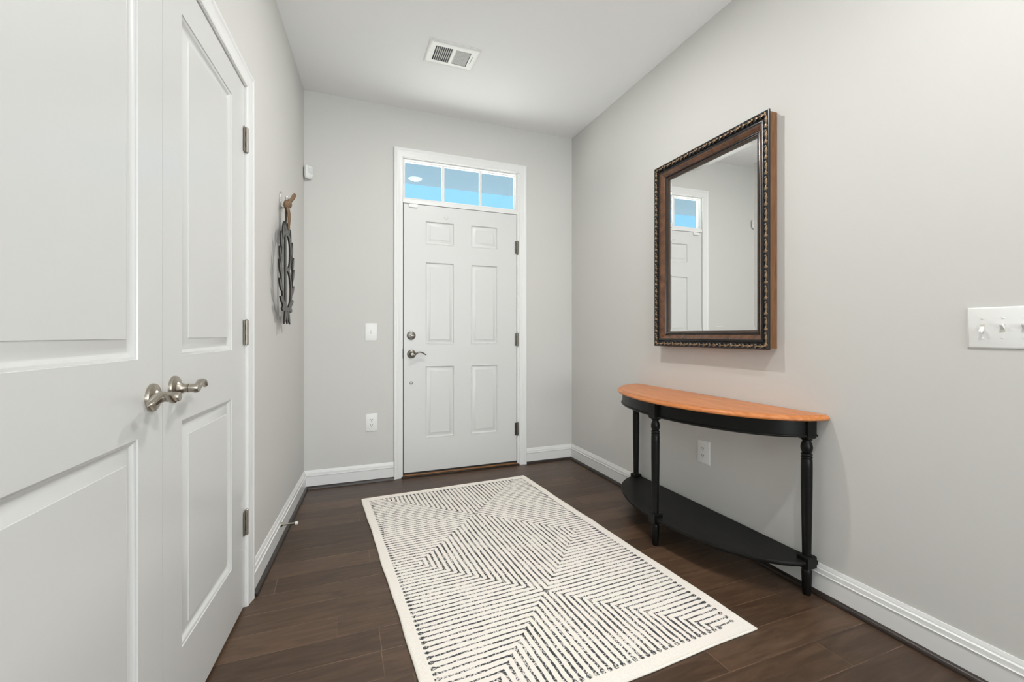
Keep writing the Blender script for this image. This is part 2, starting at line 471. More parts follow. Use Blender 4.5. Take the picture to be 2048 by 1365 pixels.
# baseboards and shoe mouldings
BB = [(0, 0), (0.014, 0), (0.014, 0.086), (0.0175, 0.089), (0.0175, 0.0905), (0.013, 0.092), (0.0125, 0.108), (0.0085, 0.112), (0.0085, 0.1145), (0.006, 0.120), (0.004, 0.1265), (0, 0.1265)]
SH = [(0.014, 0), (0.030, 0), (0.0295, 0.006), (0.027, 0.012), (0.022, 0.017), (0.014, 0.019)]
CI_L = 1.335
def base(m, a, b, side, lab, n):
    struct(MB(m).extrude_line(BB, a, b), f'baseboard_{side}', M['trim'], f'white moulded baseboard {lab}', 'baseboard')
    struct(MB(m).extrude_line(SH, a, b, smooth=True), f'trim_{n}', M['shoe'], f'dark brown shoe moulding under the baseboard {lab}', 'moulding')
base(ML, 0.0, CI_L, 'left', 'between closet casing and corner', 3)
base(MB_, 0.0, 0.606, 'back', 'left of the entry door', 4)
base(MB_, 1.677, W, 'back', 'right of the entry door', 5)
base(MR, 0.0, LEN, 'right', 'along the right wall', 6)
base(ML, 2.90, LEN, 'left', 'beyond the closet doors', 7)

# casings
CAS = [(0, 0), (0, 0.019), (0.004, 0.021), (0.012, 0.0205), (0.018, 0.017), (0.022, 0.0175), (0.030, 0.0150), (0.046, 0.012), (0.052, 0.0125), (0.058, 0.0105), (0.060, 0.008), (0.060, 0)]
t1 = MB(MB_).frame([(d * 1.05, n) for d, n in CAS], (0.608, 1.677, 0.0, 2.473), open_bottom=True)
# jamb, head and mullion of the entry
t1.box(OX0, 0.6735, -TB, 0.0, 0.0, OZ).box(1.5995, OX1, -TB, 0.0, 0.0, OZ).box(0.6735, 1.5995, -TB, 0, 2.405, OZ)
t1.box(0.6735, 1.5995, -TB, 0.004, 2.0665, 2.096)
struct(t1, 'trim_1', M['trim'], 'white moulded casing and frame around the entry door and transom', 'door casing', bevel=0.0008)
t2 = MB(ML).frame(CAS, (CI_L, 2.865, 0.0, 2.112), open_bottom=True)
t2.box(CS0, 1.397, -0.06, 0.006, 0, CZ).box(2.803, CS1, -0.06, 0.006, 0, CZ).box(1.397, 2.803, -0.06, 0.006, 2.049, CZ)
struct(t2, 'trim_2', M['trim'], 'white moulded casing around the closet doors', 'door casing', bevel=0.0008)

# threshold
th = MB(MB_).box(0.66, 1.613, -TB, 0.022, 0.0, 0.010)
tho = struct(th, 'trim_8', M['bronze_sill'], 'dark bronze threshold under the entry door', 'threshold', bevel=0.003)
MB(MB_).box(0.675, 1.598, -0.03, 0.012, 0.010, 0.019).build('sill_strip', M['oak'], tho, bevel=0.002)


# ------------------------------------------------------------------ panelled doors
def panel_door(mb, s0, s1, z0, z1, nb, nf, panels, prof):
    xs = sorted(set([s0, s1] + [a for p in panels for a in p[:2]])); zs = sorted(set([z0, z1] + [c for p in panels for c in p[2:]]))
    for i in range(len(xs) - 1):
        for j in range(len(zs) - 1):
            cx, cz = (xs[i] + xs[i + 1]) / 2, (zs[j] + zs[j + 1]) / 2
            if any(p[0] < cx < p[1] and p[2] < cz < p[3] for p in panels): continue
            mb.add([(xs[i], nf, zs[j]), (xs[i + 1], nf, zs[j]), (xs[i + 1], nf, zs[j + 1]), (xs[i], nf, zs[j + 1])], [(0, 1, 2, 3)])
    for p in panels:
        mb.frame([(d, nf + n) for d, n in prof], p)
        d, n = prof[-1]
        a0, a1, c0, c1 = p[0] + d, p[1] - d, p[2] + d, p[3] - d
        mb.add([(a0, nf + n, c0), (a1, nf + n, c0), (a1, nf + n, c1), (a0, nf + n, c1)], [(0, 1, 2, 3)])
    V = [(s0, nb, z0), (s1, nb, z0), (s1, nb, z1), (s0, nb, z1), (s0, nf, z0), (s1, nf, z0), (s1, nf, z1), (s0, nf, z1)]
    mb.add(V, [(0, 1, 2, 3), (0, 4, 5, 1), (1, 5, 6, 2), (2, 6, 7, 3), (3, 7, 4, 0)])
    return mb


OGEE = [(0, 0), (0.001, -0.0025), (0.005, -0.0035), (0.008, -0.0065), (0.012, -0.0105), (0.016, -0.0125), (0.019, -0.0125), (0.030, -0.0085), (0.043, -0.0030), (0.0455, -0.0025), (0.0465, -0.0010)]
OGEE2 = [(0, 0), (0.0015, 0.0016), (0.0045, 0.0014), (0.008, -0.005), (0.011, -0.0095), (0.015, -0.0100), (0.018, -0.0095), (0.030, -0.0045), (0.0385, -0.0012), (0.0395, 0.0004), (0.041, 0.0004)]


def lever_set(parent, m, s, z, direction, mat, droop=0.0, nproj=0.056, rose=0.033):
    """rosette, neck, shank and a waved lever pointing along +s or -s."""
    h = MB(m)
    h.lathe([(rose, 0.0), (rose, 0.004), (rose * 0.96, 0.0075), (rose * 0.84, 0.010), (rose * 0.78, 0.0105), (rose * 0.60, 0.0125), (rose * 0.56, 0.0128), (0.0140, 0.018), (0.0115, 0.025), (0.0108, 0.031), (0.0116, 0.032), (0.0116, 0.0345), (0.008, 0.0352)], (s, 0, z), 'n', 28)
    ro = h.build('rosette', mat, parent)
    l = MB(m)
    l.lathe([(0.0085, 0.0345), (0.0112, 0.0355), (0.0112, nproj), (0.0105, nproj + 0.0012), (0.0, nproj + 0.0018)], (s, 0, z), 'n', 24)
    pts = []; ra = []; rb = []
    for i in range(17):
        t = i / 16
        wave = 0.0135 * math.sin(2 * PI * (t * 0.80 - 0.19)) + 0.001
        if t < 0.12: wave = wave * t / 0.12
        pts.append((s + direction * (-0.002 + 0.108 * t), nproj - 0.0085 - 0.012 * t * t, z + wave - droop * t))
        w = 0.0085 + 0.0015 * math.sin(PI * t)
        h = 0.0095 - 0.0045 * min(1, t / 0.4)
        if t > 0.88: k_ = math.sqrt(max(0.06, 1 - ((t - 0.88) / 0.122) ** 2)); w *= k_; h *= (0.5 + 0.5 * k_)
        ra.append(w); rb.append(h)
    l.tube(pts, ra, 12, r2=rb, side=(0, 1, 0))
    l.build('lever', mat, parent)
    return ro


def hinge(parent, m, s, z, n0, mat, leaf_dir, h=0.096, r=0.0065):
    o = MB(m)
    o.lathe([(r * 0.5, -h / 2 - 0.003), (r, -h / 2), (r, h / 2), (r * 0.5, h / 2 + 0.003)], (s, n0 + r * 0.8, z), 'z', 14)
    o.box(s, s + leaf_dir * 0.024, n0 + 0.0005, n0 + 0.003, z - h / 2, z + h / 2)
    hg = o.build('hinge', mat, parent)
    k = MB(m)
    for q in (-0.5, 0.5):
        k.box(s + leaf_dir * 0.006, s + leaf_dir * 0.0105, n0 + 0.001, n0 + 0.0036, z + q * h * 0.42 - 0.0095, z + q * h * 0.42 + 0.0095)
    k.build('slot', M['slot'], hg)
    return hg


# closet double doors
SPL = 2.083
P_U, P_L = (1.018, 1.940), (0.228, 0.842)
d2 = panel_door(MB(ML), 1.400, SPL - 0.0012, 0.012, 2.046, -0.035, 0.0, [(1.555, 1.972, *P_U), (1.555, 1.972, *P_L)], OGEE)
door2 = struct(d2, 'door_2', M['door'], 'white two-panel closet door on the right, hinged beside the wreath', 'closet door')
d3 = panel_door(MB(ML), SPL + 0.0012, 2.800, 0.012, 2.046, -0.035, 0.0, [(2.197, 2.614, *P_U), (2.197, 2.614, *P_L)], OGEE)
door3 = struct(d3, 'door_3', M['door'], 'white two-panel closet door on the left, cut off by the picture edge', 'closet door')
hl2 = lever_set(door2, ML, 2.022, 0.934, -1, M['nickel'])
hl3 = lever_set(door3, ML, 2.137, 0.926, 1, M['nickel'])
for zz in (1.839, 1.083, 0.336):
    hinge(door2, ML, 1.3985, zz, 0.002, M['hinge'], 1)

# entry door
DX0, DX1, DZ0, DZ1 = 0.6790, 1.5935, 0.033, 2.063
row1, row2, row3 = (1.766, 1.946), (1.000, 1.632), (0.283, 0.835)
c1_, c2_ = (0.842, 1.068), (1.203, 1.428)
d1 = panel_door(MB(MB_), DX0, DX1, DZ0, DZ1, -0.045, 0.0, [(*c, *r) for c in (c1_, c2_) for r in (row1, row2, row3)], OGEE2)
door1 = struct(d1, 'door_1', M['entry_door'], 'white six-panel entry door with lever and deadbolt', 'entry door')
MB(MB_).box(DX0 + 0.002, DX1 - 0.002, -0.040, -0.004, 0.019, DZ0).build('door_sweep', M['seal'], door1)
ws = MB(MB_)
ws.box(0.6735, 0.692, -0.062, -0.047, 0.02, 2.066).box(1.581, 1.5995, -0.062, -0.047, 0.02, 2.066).box(0.6735, 1.5995, -0.062, -0.047, 2.050, 2.0665)
ws.box(0.6737, 0.6788, -0.047, -0.006, 0.02, 2.0645).box(1.5937, 1.5993, -0.047, -0.006, 0.02, 2.0645)
ws.build('weatherstrip', M['seal'], door1)
for zz in (1.794, 1.034, 0.296):
    hinge(door1, MB_, 1.601, zz, 0.001, M['nickel_dark'], -1, h=0.104, r=0.0075)
lever_set(door1, MB_, 0.737, 0.928, 1, M['nickel_dark'], nproj=0.058)
db = MB(MB_).lathe([(0.0325, 0), (0.0325, 0.006), (0.031, 0.010), (0.026, 0.0125), (0.0, 0.0125)], (0.735, 0, 1.068), 'n', 28).build('deadbolt', M['nickel_dark'], door1)
MB(MB_).blob((0.738, 0.017, 1.066), (0.020, 0.009, 0.0065)).build('thumb_turn', M['chrome'], db)
kn = MB(MB_).lathe([(0.0115, 0), (0.0115, 0.003), (0.0095, 0.005), (0.0, 0.005)], (0.735, 0, 0.709), 'n', 18).build('bolt_ring', M['nickel_dark'], door1)
MB(MB_).lathe([(0.0055, 0.0045), (0.0055, 0.007), (0, 0.008)], (0.735, 0, 0.709), 'n', 12).build('bolt_pin', M['chrome'], kn)
pe = MB(MB_).lathe([(0.0165, 0), (0.0165, 0.002), (0.014, 0.0035), (0.0, 0.0035)], (1.004, 0, 1.986), 'n', 22).build('viewer_cover', M['entry_door'], door1)
MB(MB_).box(0.718, 0.783, 0.0, 0.012, 2.036, 2.062).build('contact_sensor', M['plastic'], door1, bevel=0.002)
MB(MB_).box(0.671, 0.6745, -0.03, 0.001, 0.895, 0.965).build('strike_plate', M['slot'], door1)

# transom window
wf = MB(MB_)
wf.frame([(0, -0.055), (0, -0.012), (0.004, -0.007), (0.010, -0.009), (0.013, -0.020), (0.018, -0.023), (0.020, -0.032), (0.020, -0.040), (0, -0.055)], (0.6735, 1.5995, 2.096, 2.405))
win1 = struct(wf, 'window_1', M['trim'], 'three-light transom window over the entry door', 'transom window')
MB(MB_).box(0.688, 1.585, -0.038, -0.034, 2.110, 2.391).build('pane', M['glass'], win1)
for x in (0.986, 1.292):
    MB(MB_).box(x - 0.0105, x + 0.0105, -0.046, -0.026, 2.112, 2.389).build('muntin', M['trim'], win1, bevel=0.004)

# ------------------------------------------------------------------ outside the transom
PC = MB().box(-2.5, 5.5, 0.078, 1.61, 2.75, 2.95)
struct(PC, 'ceiling_porch', M['porch'], 'blue painted porch ceiling seen through the transom', 'porch ceiling')
struct(MB().box(-12, 14, 0.078, 30, -0.20, -0.12), 'floor_porch', M['ground'], 'pale concrete walk outside the entry door', 'ground')
# ------------------------------------------------------------------ ceiling lights of the hall
def ceiling_light(x, y, label, power):
    t = thing('ceiling_light', (x, y, H), label, 'ceiling light', 'recessed lights along the hall ceiling')
    MB().lathe([(0.092, 0), (0.091, -0.005), (0.085, -0.008), (0.078, -0.007), (0.076, 0)], (x, y, H), 'z', 36).build('trim_ring', M['plastic'], t)
    MB().lathe([(0.076, -0.004), (0.070, -0.010), (0.05, -0.013), (0.0, -0.014)], (x, y, H), 'z', 36).build('lens', M['lamp'], t)
    add_light('hall_lamp', 'AREA', (x, y, H - 0.018), (0, 0, 0), power, (1.0, 0.988, 0.965), shape='DISK', size=0.08)


ceiling_light(1.005, -1.41, 'round recessed ceiling light above the rug', 15)
ceiling_light(1.20, -3.05, 'round recessed ceiling light just above the camera', 15)
ceiling_light(1.0, -4.75, 'round recessed ceiling light further down the hall', 3)

# ------------------------------------------------------------------ ceiling vent
VX0, VX1, VY0, VY1 = 0.710, 1.018, -0.866, -0.644
MV = lambda x, n, y: Vector((x, y, H - n))       # n measured down from the ceiling
vt = thing('air_vent', (0.864, -0.755, H), 'white metal ceiling register with two banks of louvres', 'vent')
v = MB(MV)
IX0, IX1, IY0, IY1, IXM = VX0 + 0.044, VX1 - 0.050, VY0 + 0.044, VY1 - 0.036, (VX0 + VX1) / 2 + 0.002
v.frame([(0, 0), (0, 0.002), (0.004, 0.006), (0.012, 0.008), (0.02, 0.008)], (VX0, VX1, VY0, VY1))
def plate(x0, x1, y0, y1): v.box(x0, x1, 0.0065, 0.008, y0, y1)
plate(VX0 + .02, IX0, VY0 + .02, VY1 - .02); plate(IX1, VX1 - .02, VY0 + .02, VY1 - .02)
plate(IX0, IX1, VY0 + .02, IY0); plate(IX0, IX1, IY1, VY1 - .02); plate(IXM - .009, IXM + .009, IY0, IY1)
v.build('face_plate', M['plastic'], vt)
MB(MV).box(IX0 - .01, IX1 + .01, 0.0004, 0.0012, IY0 - .008, IY1 + .008).build('duct_back', M['duct'], vt)
for bank, (a, b_) in enumerate(((IX0, IXM - .009), (IXM + .009, IX1))):
    k = 9; pitch = (b_ - a) / k
    for i in range(k):
        cx = a + pitch * (i + (0.95 if bank == 0 else 0.05))
        sg = -1 if bank == 0 else 1
        lm = MB(MV)
        lm.add([(cx - sg * 0.0035, 0.0015, IY0), (cx + sg * 0.0035, 0.0085, IY0), (cx + sg * 0.0035, 0.0085, IY1), (cx - sg * 0.0035, 0.0015, IY1),
                (cx - sg * 0.0035 + .0012, 0.0015, IY0), (cx + sg * 0.0035 + .0012, 0.0085, IY0), (cx + sg * 0.0035 + .0012, 0.0085, IY1), (cx - sg * 0.0035 + .0012, 0.0015, IY1)],
               [(0, 1, 2, 3), (4, 5, 6, 7), (0, 1, 5, 4), (3, 2, 6, 7), (0, 3, 7, 4), (1, 2, 6, 5)])
        lm.build('louvre', M['plastic'], vt)
for x in (VX0 + 0.020, VX1 - 0.018):
    MB(MV).lathe([(0.0045, 0.0075), (0.0045, 0.0092), (0.0, 0.0097)], (x, 0, -0.752), 'n', 12).build('screw', M['plastic'], vt)
MB(MV).box(IX1 + 0.014, IX1 + 0.0165, 0.0078, 0.0084, -0.79, -0.722).build('lever_slot', M['slot'], vt)

# ------------------------------------------------------------------ motion sensor in the corner
ms = thing('motion_sensor', (0.006, -0.006, 2.196), 'small white motion sensor high in the corner left of the entry door', 'sensor')
ax, bx_ = Vector((1, 1, 0)).normalized(), Vector((1, -1, 0)).normalized()
MC = lambda s, n, z: Vector((0, 0, 0)) + ax * s + bx_ * n + UP * z
b1 = MB(MC)
rings = []
for zf, hw, dp in ((2.150, 0.014, 0.034), (2.153, 0.022, 0.046), (2.162, 0.028, 0.054), (2.180, 0.0305, 0.058), (2.232, 0.0305, 0.058), (2.238, 0.029, 0.055), (2.240, 0.026, 0.050)):
    rings.append([(-hw, 0.035, zf), (-hw, dp - 0.006, zf), (-hw * .75, dp, zf), (hw * .75, dp, zf), (hw, dp - 0.006, zf), (hw, 0.035, zf), (0.004, 0.008, zf), (-0.004, 0.008, zf)])
b1.loft(rings, smooth=False); b1.build('housing', M['plastic'], ms, bevel=0.002)
MB(MC).box(-0.021, 0.021, 0.057, 0.0605, 2.190, 2.226).build('lens', pbr('sensor_lens', (0.72, 0.73, 0.72), 0.25), ms, bevel=0.003)
MB(MC).blob((0.0, 0.060, 2.216), (0.003, 0.003, 0.003)).build('indicator', M['plastic'], ms)


# ------------------------------------------------------------------ outlets and switches
def cover(m, s0, s1, z0, z1, parent):
    return MB(m).frame([(0, 0), (0, 0.002), (0.003, 0.005), (0.006, 0.006)], (s0, s1, z0, z1)).add(
        [(s0 + .006, .006, z0 + .006), (s1 - .006, .006, z0 + .006), (s1 - .006, .006, z1 - .006), (s0 + .006, .006, z1 - .006)], [(0, 1, 2, 3)]).build('cover_plate', M['plastic'], parent)


def outlet(m, sc, zc, w, h, label):
    t = thing('wall_outlet', m(sc, 0, zc), label, 'outlet', 'duplex outlets in the hall')
    cover(m, sc - w / 2, sc + w / 2, zc - h / 2, zc + h / 2, t)
    for dz in (0.0195, -0.0195):
        z = zc + dz
        poly = []
        for k in range(24):
            a = 2 * PI * k / 24
            poly.append((sc + 0.0172 * math.cos(a), z + max(-0.0125, min(0.0125, 0.0172 * math.sin(a)))))
        r = MB(m).prism(poly, 0.004, 0.0078).build('receptacle', M['plastic'], t)
        s = MB(m)
        s.box(sc - 0.0080, sc - 0.0052, 0.0078, 0.0081, z - 0.0015, z + 0.0065).box(sc + 0.0052, sc + 0.0078, 0.0078, 0.0081, z - 0.0005, z + 0.0065)
        s.lathe([(0.0032, 0.0078), (0.0032, 0.0081), (0, 0.0081)], (sc, 0, z - 0.007), 'n', 10)
        s.build('slot', M['slot'], r)
    MB(m).lathe([(0.003, 0.0055), (0.003, 0.0072), (0.0, 0.0076)], (sc, 0, zc), 'n', 10).build('screw', M['plastic'], t)
    return t


outlet(MB_, 0.449, 0.4315, 0.085, 0.129, 'white duplex outlet on the back wall left of the entry door')
outlet(MR, 1.5215, 0.430, 0.089, 0.126, 'white duplex outlet on the right wall under the half-round table')


def toggle(m, s, z, up, parent):
    k = MB(m).box(s - 0.005, s + 0.005, 0.0055, 0.0066, z - 0.012, z + 0.012).build('toggle_slot', M['rubber'], parent)
    sg = 1 if up else -1
    t = MB(m)
    t.loft([[(s - .0045, .006, z - .006), (s + .0045, .006, z - .006), (s + .0045, .006, z + .006), (s - .0045, .006, z + .006)],
            [(s - .004, .016, z + sg * .008 - .0042), (s + .004, .016, z + sg * .008 - .0042), (s + .004, .016, z + sg * .008 + .0042), (s - .004, .016, z + sg * .008 + .0042)],
            [(s - .0036, .019, z + sg * .011 - .003), (s + .0036, .019, z + sg * .011 - .003), (s + .0036, .019, z + sg * .011 + .003), (s - .0036, .019, z + sg * .011 + .003)]], smooth=False)
    t.build('toggle', M['plastic'], parent, bevel=0.001)
    for dz in (0.030, -0.030):
        MB(m).lathe([(0.0032, 0.0055), (0.0032, 0.0070), (0.0, 0.0075)], (s, 0, z + dz), 'n', 10).build('screw', M['plastic'], parent)


sw = thing('light_switch', MB_(0.4455, 0, 1.093), 'white single switch plate on the back wall left of the entry door', 'light switch')
cover(MB_, 0.403, 0.488, 1.028, 1.157, sw)
MB(MB_).box(0.4405, 0.4505, 0.0055, 0.0068, 1.081, 1.105).build('toggle_slot', M['rubber'], sw)
MB(MB_).box(0.4415, 0.4495, 0.006, 0.015, 1.092, 1.101).build('toggle', M['plastic'], sw, bevel=0.001)
ss = thing('light_switch', MR(2.707, 0, 1.094), 'white multi-switch plate on the right wall at the picture edge', 'light switch')
cover(MR, 2.627, 2.789, 1.031, 1.157, ss)
toggle(MR, 2.6635, 1.093, False, ss); toggle(MR, 2.7095, 1.094, True, ss); toggle(MR, 2.7555, 1.094, True, ss)

# ------------------------------------------------------------------ door stop on the left baseboard
dst = thing('door_stop', ML(0.815, 0.0145, 0.085), 'metal door stop with white tip on the left baseboard', 'door stop')
MB(ML).lathe([(0.0125, 0.0145), (0.012, 0.018), (0.007, 0.024), (0.0045, 0.032)], (0.815, 0, 0.085), 'n', 16).build('base', M['nickel'], dst)
MB(ML).lathe([(0.006, 0.030), (0.0052, 0.045), (0.0052, 0.086)], (0.815, 0, 0.085), 'n', 12).build('rod', M['nickel'], dst)
MB(ML).lathe([(0.006, 0.082), (0.0085, 0.084), (0.0085, 0.094), (0.006, 0.097), (0, 0.0975)], (0.815, 0, 0.085), 'n', 14).build('rubber_tip', M['plastic'], dst)

# ------------------------------------------------------------------ mirror
MS0, MS1, MZ0, MZ1 = 1.178, 1.970, 1.005, 2.092
mr = thing('wall_mirror', MR((MS0 + MS1) / 2, 0, MZ0), 'large framed wall mirror with carved black and bronze border above the table', 'mirror')
MB(MR).frame([(0.006, 0.002), (0.006, 0.047), (0.030, 0.047), (0.030, 0.002), (0.006, 0.002)], (MS0, MS1, MZ0, MZ1)).build('backing_frame', M['frame_side'], mr)
fp = [(0.004, 0.046), (0.0, 0.050), (0.0, 0.058), (0.003, 0.061),            # outer lip (black)
      (0.007, 0.059), (0.012, 0.0575), (0.022, 0.0555), (0.027, 0.054),       # flat for the carving (black)
      (0.0285, 0.050), (0.031, 0.050), (0.0335, 0.0535), (0.039, 0.0550), (0.046, 0.0530), (0.055, 0.0465), (0.063, 0.0400), (0.067, 0.0375),   # rounded slope (walnut)
      (0.0685, 0.0345), (0.071, 0.0355), (0.0735, 0.0345), (0.075, 0.0310), (0.0785, 0.0320), (0.082, 0.0300), (0.086, 0.0270), (0.0895, 0.0255), (0.091, 0.0180)]
fm = [0] * 12 + [1] * 4 + [0] * 3 + [2] * 5
MB(MR).frame(fp, (MS0, MS1, MZ0, MZ1), mat=fm, smooth=True).build('frame', [M['frame_black'], M['frame_wood'], M['frame_dark']], mr, angle=40)
# glass: flat centre and bevelled edge
gb = 0.0225
mg = MB(MR)
mg.frame([(0.088, 0.0200), (0.088 + gb, 0.0210)], (MS0, MS1, MZ0, MZ1)).add(
    [(MS0 + .088 + gb, .0210, MZ0 + .088 + gb), (MS1 - .088 - gb, .0210, MZ0 + .088 + gb), (MS1 - .088 - gb, .0210, MZ1 - .088 - gb), (MS0 + .088 + gb, .0210, MZ1 - .088 - gb)], [(0, 1, 2, 3)])
mg.v = [p + nr * 0.003 * ((p - ORR).dot(dr) - (MS0 + MS1) / 2) for p in mg.v]      # hangs a hair out of true
mg.build('mirror_glass', M['mirror'], mr, angle=1)
# beading on the sight edge
def beads(a0, a1, c0, c1):
    b = MB(MR); L_ = math.hypot(a1 - a0, c1 - c0); n = int(L_ / 0.0072)
    for i in range(n):
        t = (i + .5) / n
        b.blob((a0 + (a1 - a0) * t, 0.0312, c0 + (c1 - c0) * t), (0.0030, 0.0026, 0.0030), seg=6, rows=4)
    return b.build('beading', M['frame_dark'], mr)
q = 0.0788
beads(MS0 + q, MS0 + q, MZ0 + q, MZ1 - q); beads(MS1 - q, MS1 - q, MZ0 + q, MZ1 - q)
beads(MS0 + q, MS1 - q, MZ0 + q, MZ0 + q); beads(MS0 + q, MS1 - q, MZ1 - q, MZ1 - q)


def carving(p0, p1, count):
    """run of leaf sprays between p0 and p1 (s, z)."""
    b = MB(MR); d = Vector((p1[0] - p0[0], 0, p1[1] - p0[1])); L_ = d.length; t = d / L_; sd = Vector((0, 1, 0)).cross(t)
    N0 = 0.0568
    pitch = L_ / count
    for i in range(count):
        c = Vector((p0[0], N0, p0[1])) + t * pitch * (i + 0.5)
        def lobe(along, across, rl, rw, rn, ang, mat, up=0.0):
            ca, sa = math.cos(ang), math.sin(ang)
            e1 = t * ca + sd * sa; e2 = Vector((0, 1, 0)); e3 = e1.cross(e2)
            R = Matrix((e1, e2, e3)).transposed()
            q = c + t * along + sd * across + Vector((0, up, 0))
            b.blob(q, (rl, rn, rw), rot=R, seg=8, rows=5, mat=mat)
        P = pitch
        lobe(-0.10 * P, 0.0, 0.30 * P, 0.0032, 0.0030, 0.05, 1, 0.0005)          # stem
        for a, l_, o, mt_ in ((0.0, 0.24, 0.0, 1), (0.55, 0.22, 0.0042, 1), (-0.55, 0.22, -0.0042, 1), (1.05, 0.17, 0.0062, 0), (-1.05, 0.17, -0.0062, 0)):
            lobe(0.20 * P + 0.10 * P * math.cos(a), o, l_ * P * 0.75, 0.0026, 0.0032, a, mt_, 0.0015)
        lobe(-0.38 * P, 0.0035, 0.0055, 0.0045, 0.0042, 0.6, 1, 0.0008)          # curl
        lobe(-0.34 * P, -0.0050, 0.0065, 0.0028, 0.0035, -0.8, 0, 0.0008)
        lobe(0.02 * P, 0.0062, 0.010, 0.0022, 0.0034, 0.4, 0, 0.0005)
        for a, ac, mt_ in ((0.35, 0.0050, 1), (-0.35, -0.0052, 1), (0.8, 0.0078, 0), (-0.8, -0.0078, 0)):
            lobe(-0.12 * P, ac, 0.15 * P, 0.0020, 0.0030, a, mt_, 0.0004)
    return b.build('leaf_carving', [M['frame_black'], M['bronze']], mr)


q = 0.0150
carving((MS1 - q, MZ1 - 0.012), (MS1 - q, MZ0 + 0.012), 15)
carving((MS0 + q, MZ1 - 0.012), (MS0 + q, MZ0 + 0.012), 15)
carving((MS1 - 0.012, MZ1 - q), (MS0 + 0.012, MZ1 - q), 11)
carving((MS1 - 0.012, MZ0 + q), (MS0 + 0.012, MZ0 + q), 11)

# ------------------------------------------------------------------ half-round console table
TC, TA, TB_ = 1.565, 0.637, 0.392
tb = thing('console_table', MR(TC, 0.2, 0), 'half-round console table with honey wood top and black turned legs', 'console table')
def half(a, b, n0, sc=TC, k=56):
    return [(sc - a * math.cos(PI * i / k), n0 + (b - n0) * math.sin(PI * i / k) ** 0.97) for i in range(k + 1)]
NB = 0.004
top = MB(MR)
prof = [(0.010, 0.7240), (0.003, 0.7255), (0.0, 0.7300), (0.0005, 0.7345), (0.004, 0.7395), (0.0115, 0.7435), (0.0135, 0.7450), (0.0150, 0.7450), (0.0158, 0.7470)]
rings = [[(s, n, z) for s, n in half(TA - i, TB_ - i, NB)] for i, z in prof]
for k in range(len(rings) - 1):
    top.loft([rings[k], rings[k + 1]], cap0=False, cap1=False, mat=1 if k == 6 else 0)
top.add(rings[0], [tuple(range(len(rings[0])))]); top.add(rings[-1], [tuple(range(len(rings[-1])))])
top.build('tabletop', [M['top_wood'], M['groove']], tb, angle=50)
# curved apron with a bead along its lower edge
ap = MB(MR)
oa, ob = TA - 0.040, TB_ - 0.030
def band(a, b, n0, th, z0, z1, mb):
    o = half(a, b, n0); i_ = half(a - th, b - th, n0)
    mb.loft([[(o[k][0], o[k][1], z0), (i_[k][0], i_[k][1], z0), (i_[k][0], i_[k][1], z1), (o[k][0], o[k][1], z1)] for k in range(len(o))], smooth=True)
band(oa, ob, 0.024, 0.018, 0.662, 0.7245, ap)
ap.box(TC - oa + 0.004, TC + oa - 0.004, 0.020, 0.036, 0.662, 0.7245)
apo = ap.build('apron', M['black_wood'], tb)
bd = MB(MR)
o = half(oa + 0.0015, ob + 0.0015, 0.024)
bd.tube([(s, n, 0.6585) for s, n in o], 0.0052, 8)
bd.build('bead_moulding', M['black_wood'], apo)
# shelf
sh = MB(MR)
sa, sb = TA - 0.037, TB_ - 0.020
pr = [(0.003, 0.1245), (0.0, 0.128), (0.0, 0.139), (0.003, 0.1430)]
rings = [[(s, n, z) for s, n in half(sa - i, sb - i, 0.020)] for i, z in pr]
for k in range(3): sh.loft([rings[k], rings[k + 1]], cap0=False, cap1=False)
sh.add(rings[0], [tuple(range(len(rings[0])))]); sh.add(rings[-1], [tuple(range(len(rings[-1])))])
sh.build('shelf', M['black_shelf'], tb, angle=50)


def leg(s, n):
    l = MB(MR); q = 0.0240
    l.box(s - q, s + q, n - q, n + q, 0.650, 0.7238)
    l.loft([[(s - q, n - q, .650), (s + q, n - q, .650), (s + q, n + q, .650), (s - q, n + q, .650)],
            [(s - q * .8, n - q * .8, .644), (s + q * .8, n - q * .8, .644), (s + q * .8, n + q * .8, .644), (s - q * .8, n + q * .8, .644)]], smooth=False)
    l.lathe([(0.012, 0.646), (0.019, 0.6445), (0.0205, 0.6415), (0.019, 0.6385), (0.0150, 0.637), (0.0165, 0.632), (0.0205, 0.622), (0.0225, 0.610), (0.0215, 0.598), (0.0175, 0.587), (0.0155, 0.584),
             (0.0205, 0.5825), (0.0215, 0.579), (0.0205, 0.5755), (0.0175, 0.574), (0.0175, 0.5725), (0.0208, 0.571), (0.0215, 0.567), (0.0205, 0.5635), (0.0185, 0.562),
             (0.0208, 0.557), (0.0212, 0.53), (0.0210, 0.45), (0.0195, 0.33), (0.0165, 0.165), (0.0165, 0.160)], (s, n, 0), 'z', 24)
    q = 0.0250
    l.box(s - q, s + q, n - q, n + q, 0.116, 0.158)
    l.loft([[(s - q, n - q, .158), (s + q, n - q, .158), (s + q, n + q, .158), (s - q, n + q, .158)],
            [(s - q * .82, n - q * .82, .164), (s + q * .82, n - q * .82, .164), (s + q * .82, n + q * .82, .164), (s - q * .82, n + q * .82, .164)]], smooth=False)
    l.loft([[(s - q * .8, n - q * .8, .110), (s + q * .8, n - q * .8, .110), (s + q * .8, n + q * .8, .110), (s - q * .8, n + q * .8, .110)],
            [(s - q, n - q, .116), (s + q, n - q, .116), (s + q, n + q, .116), (s - q, n + q, .116)]], smooth=False)
    l.lathe([(0.013, 0.113), (0.017, 0.108), (0.0195, 0.098), (0.0195, 0.085), (0.0175, 0.04), (0.0155, 0.004), (0.0145, 0.0)], (s, n, 0), 'z', 20)
    return l.build('leg', M['black_wood'], tb)


leg(TC - 0.577, 0.055); leg(TC, 0.358); leg(TC + 0.577, 0.055)

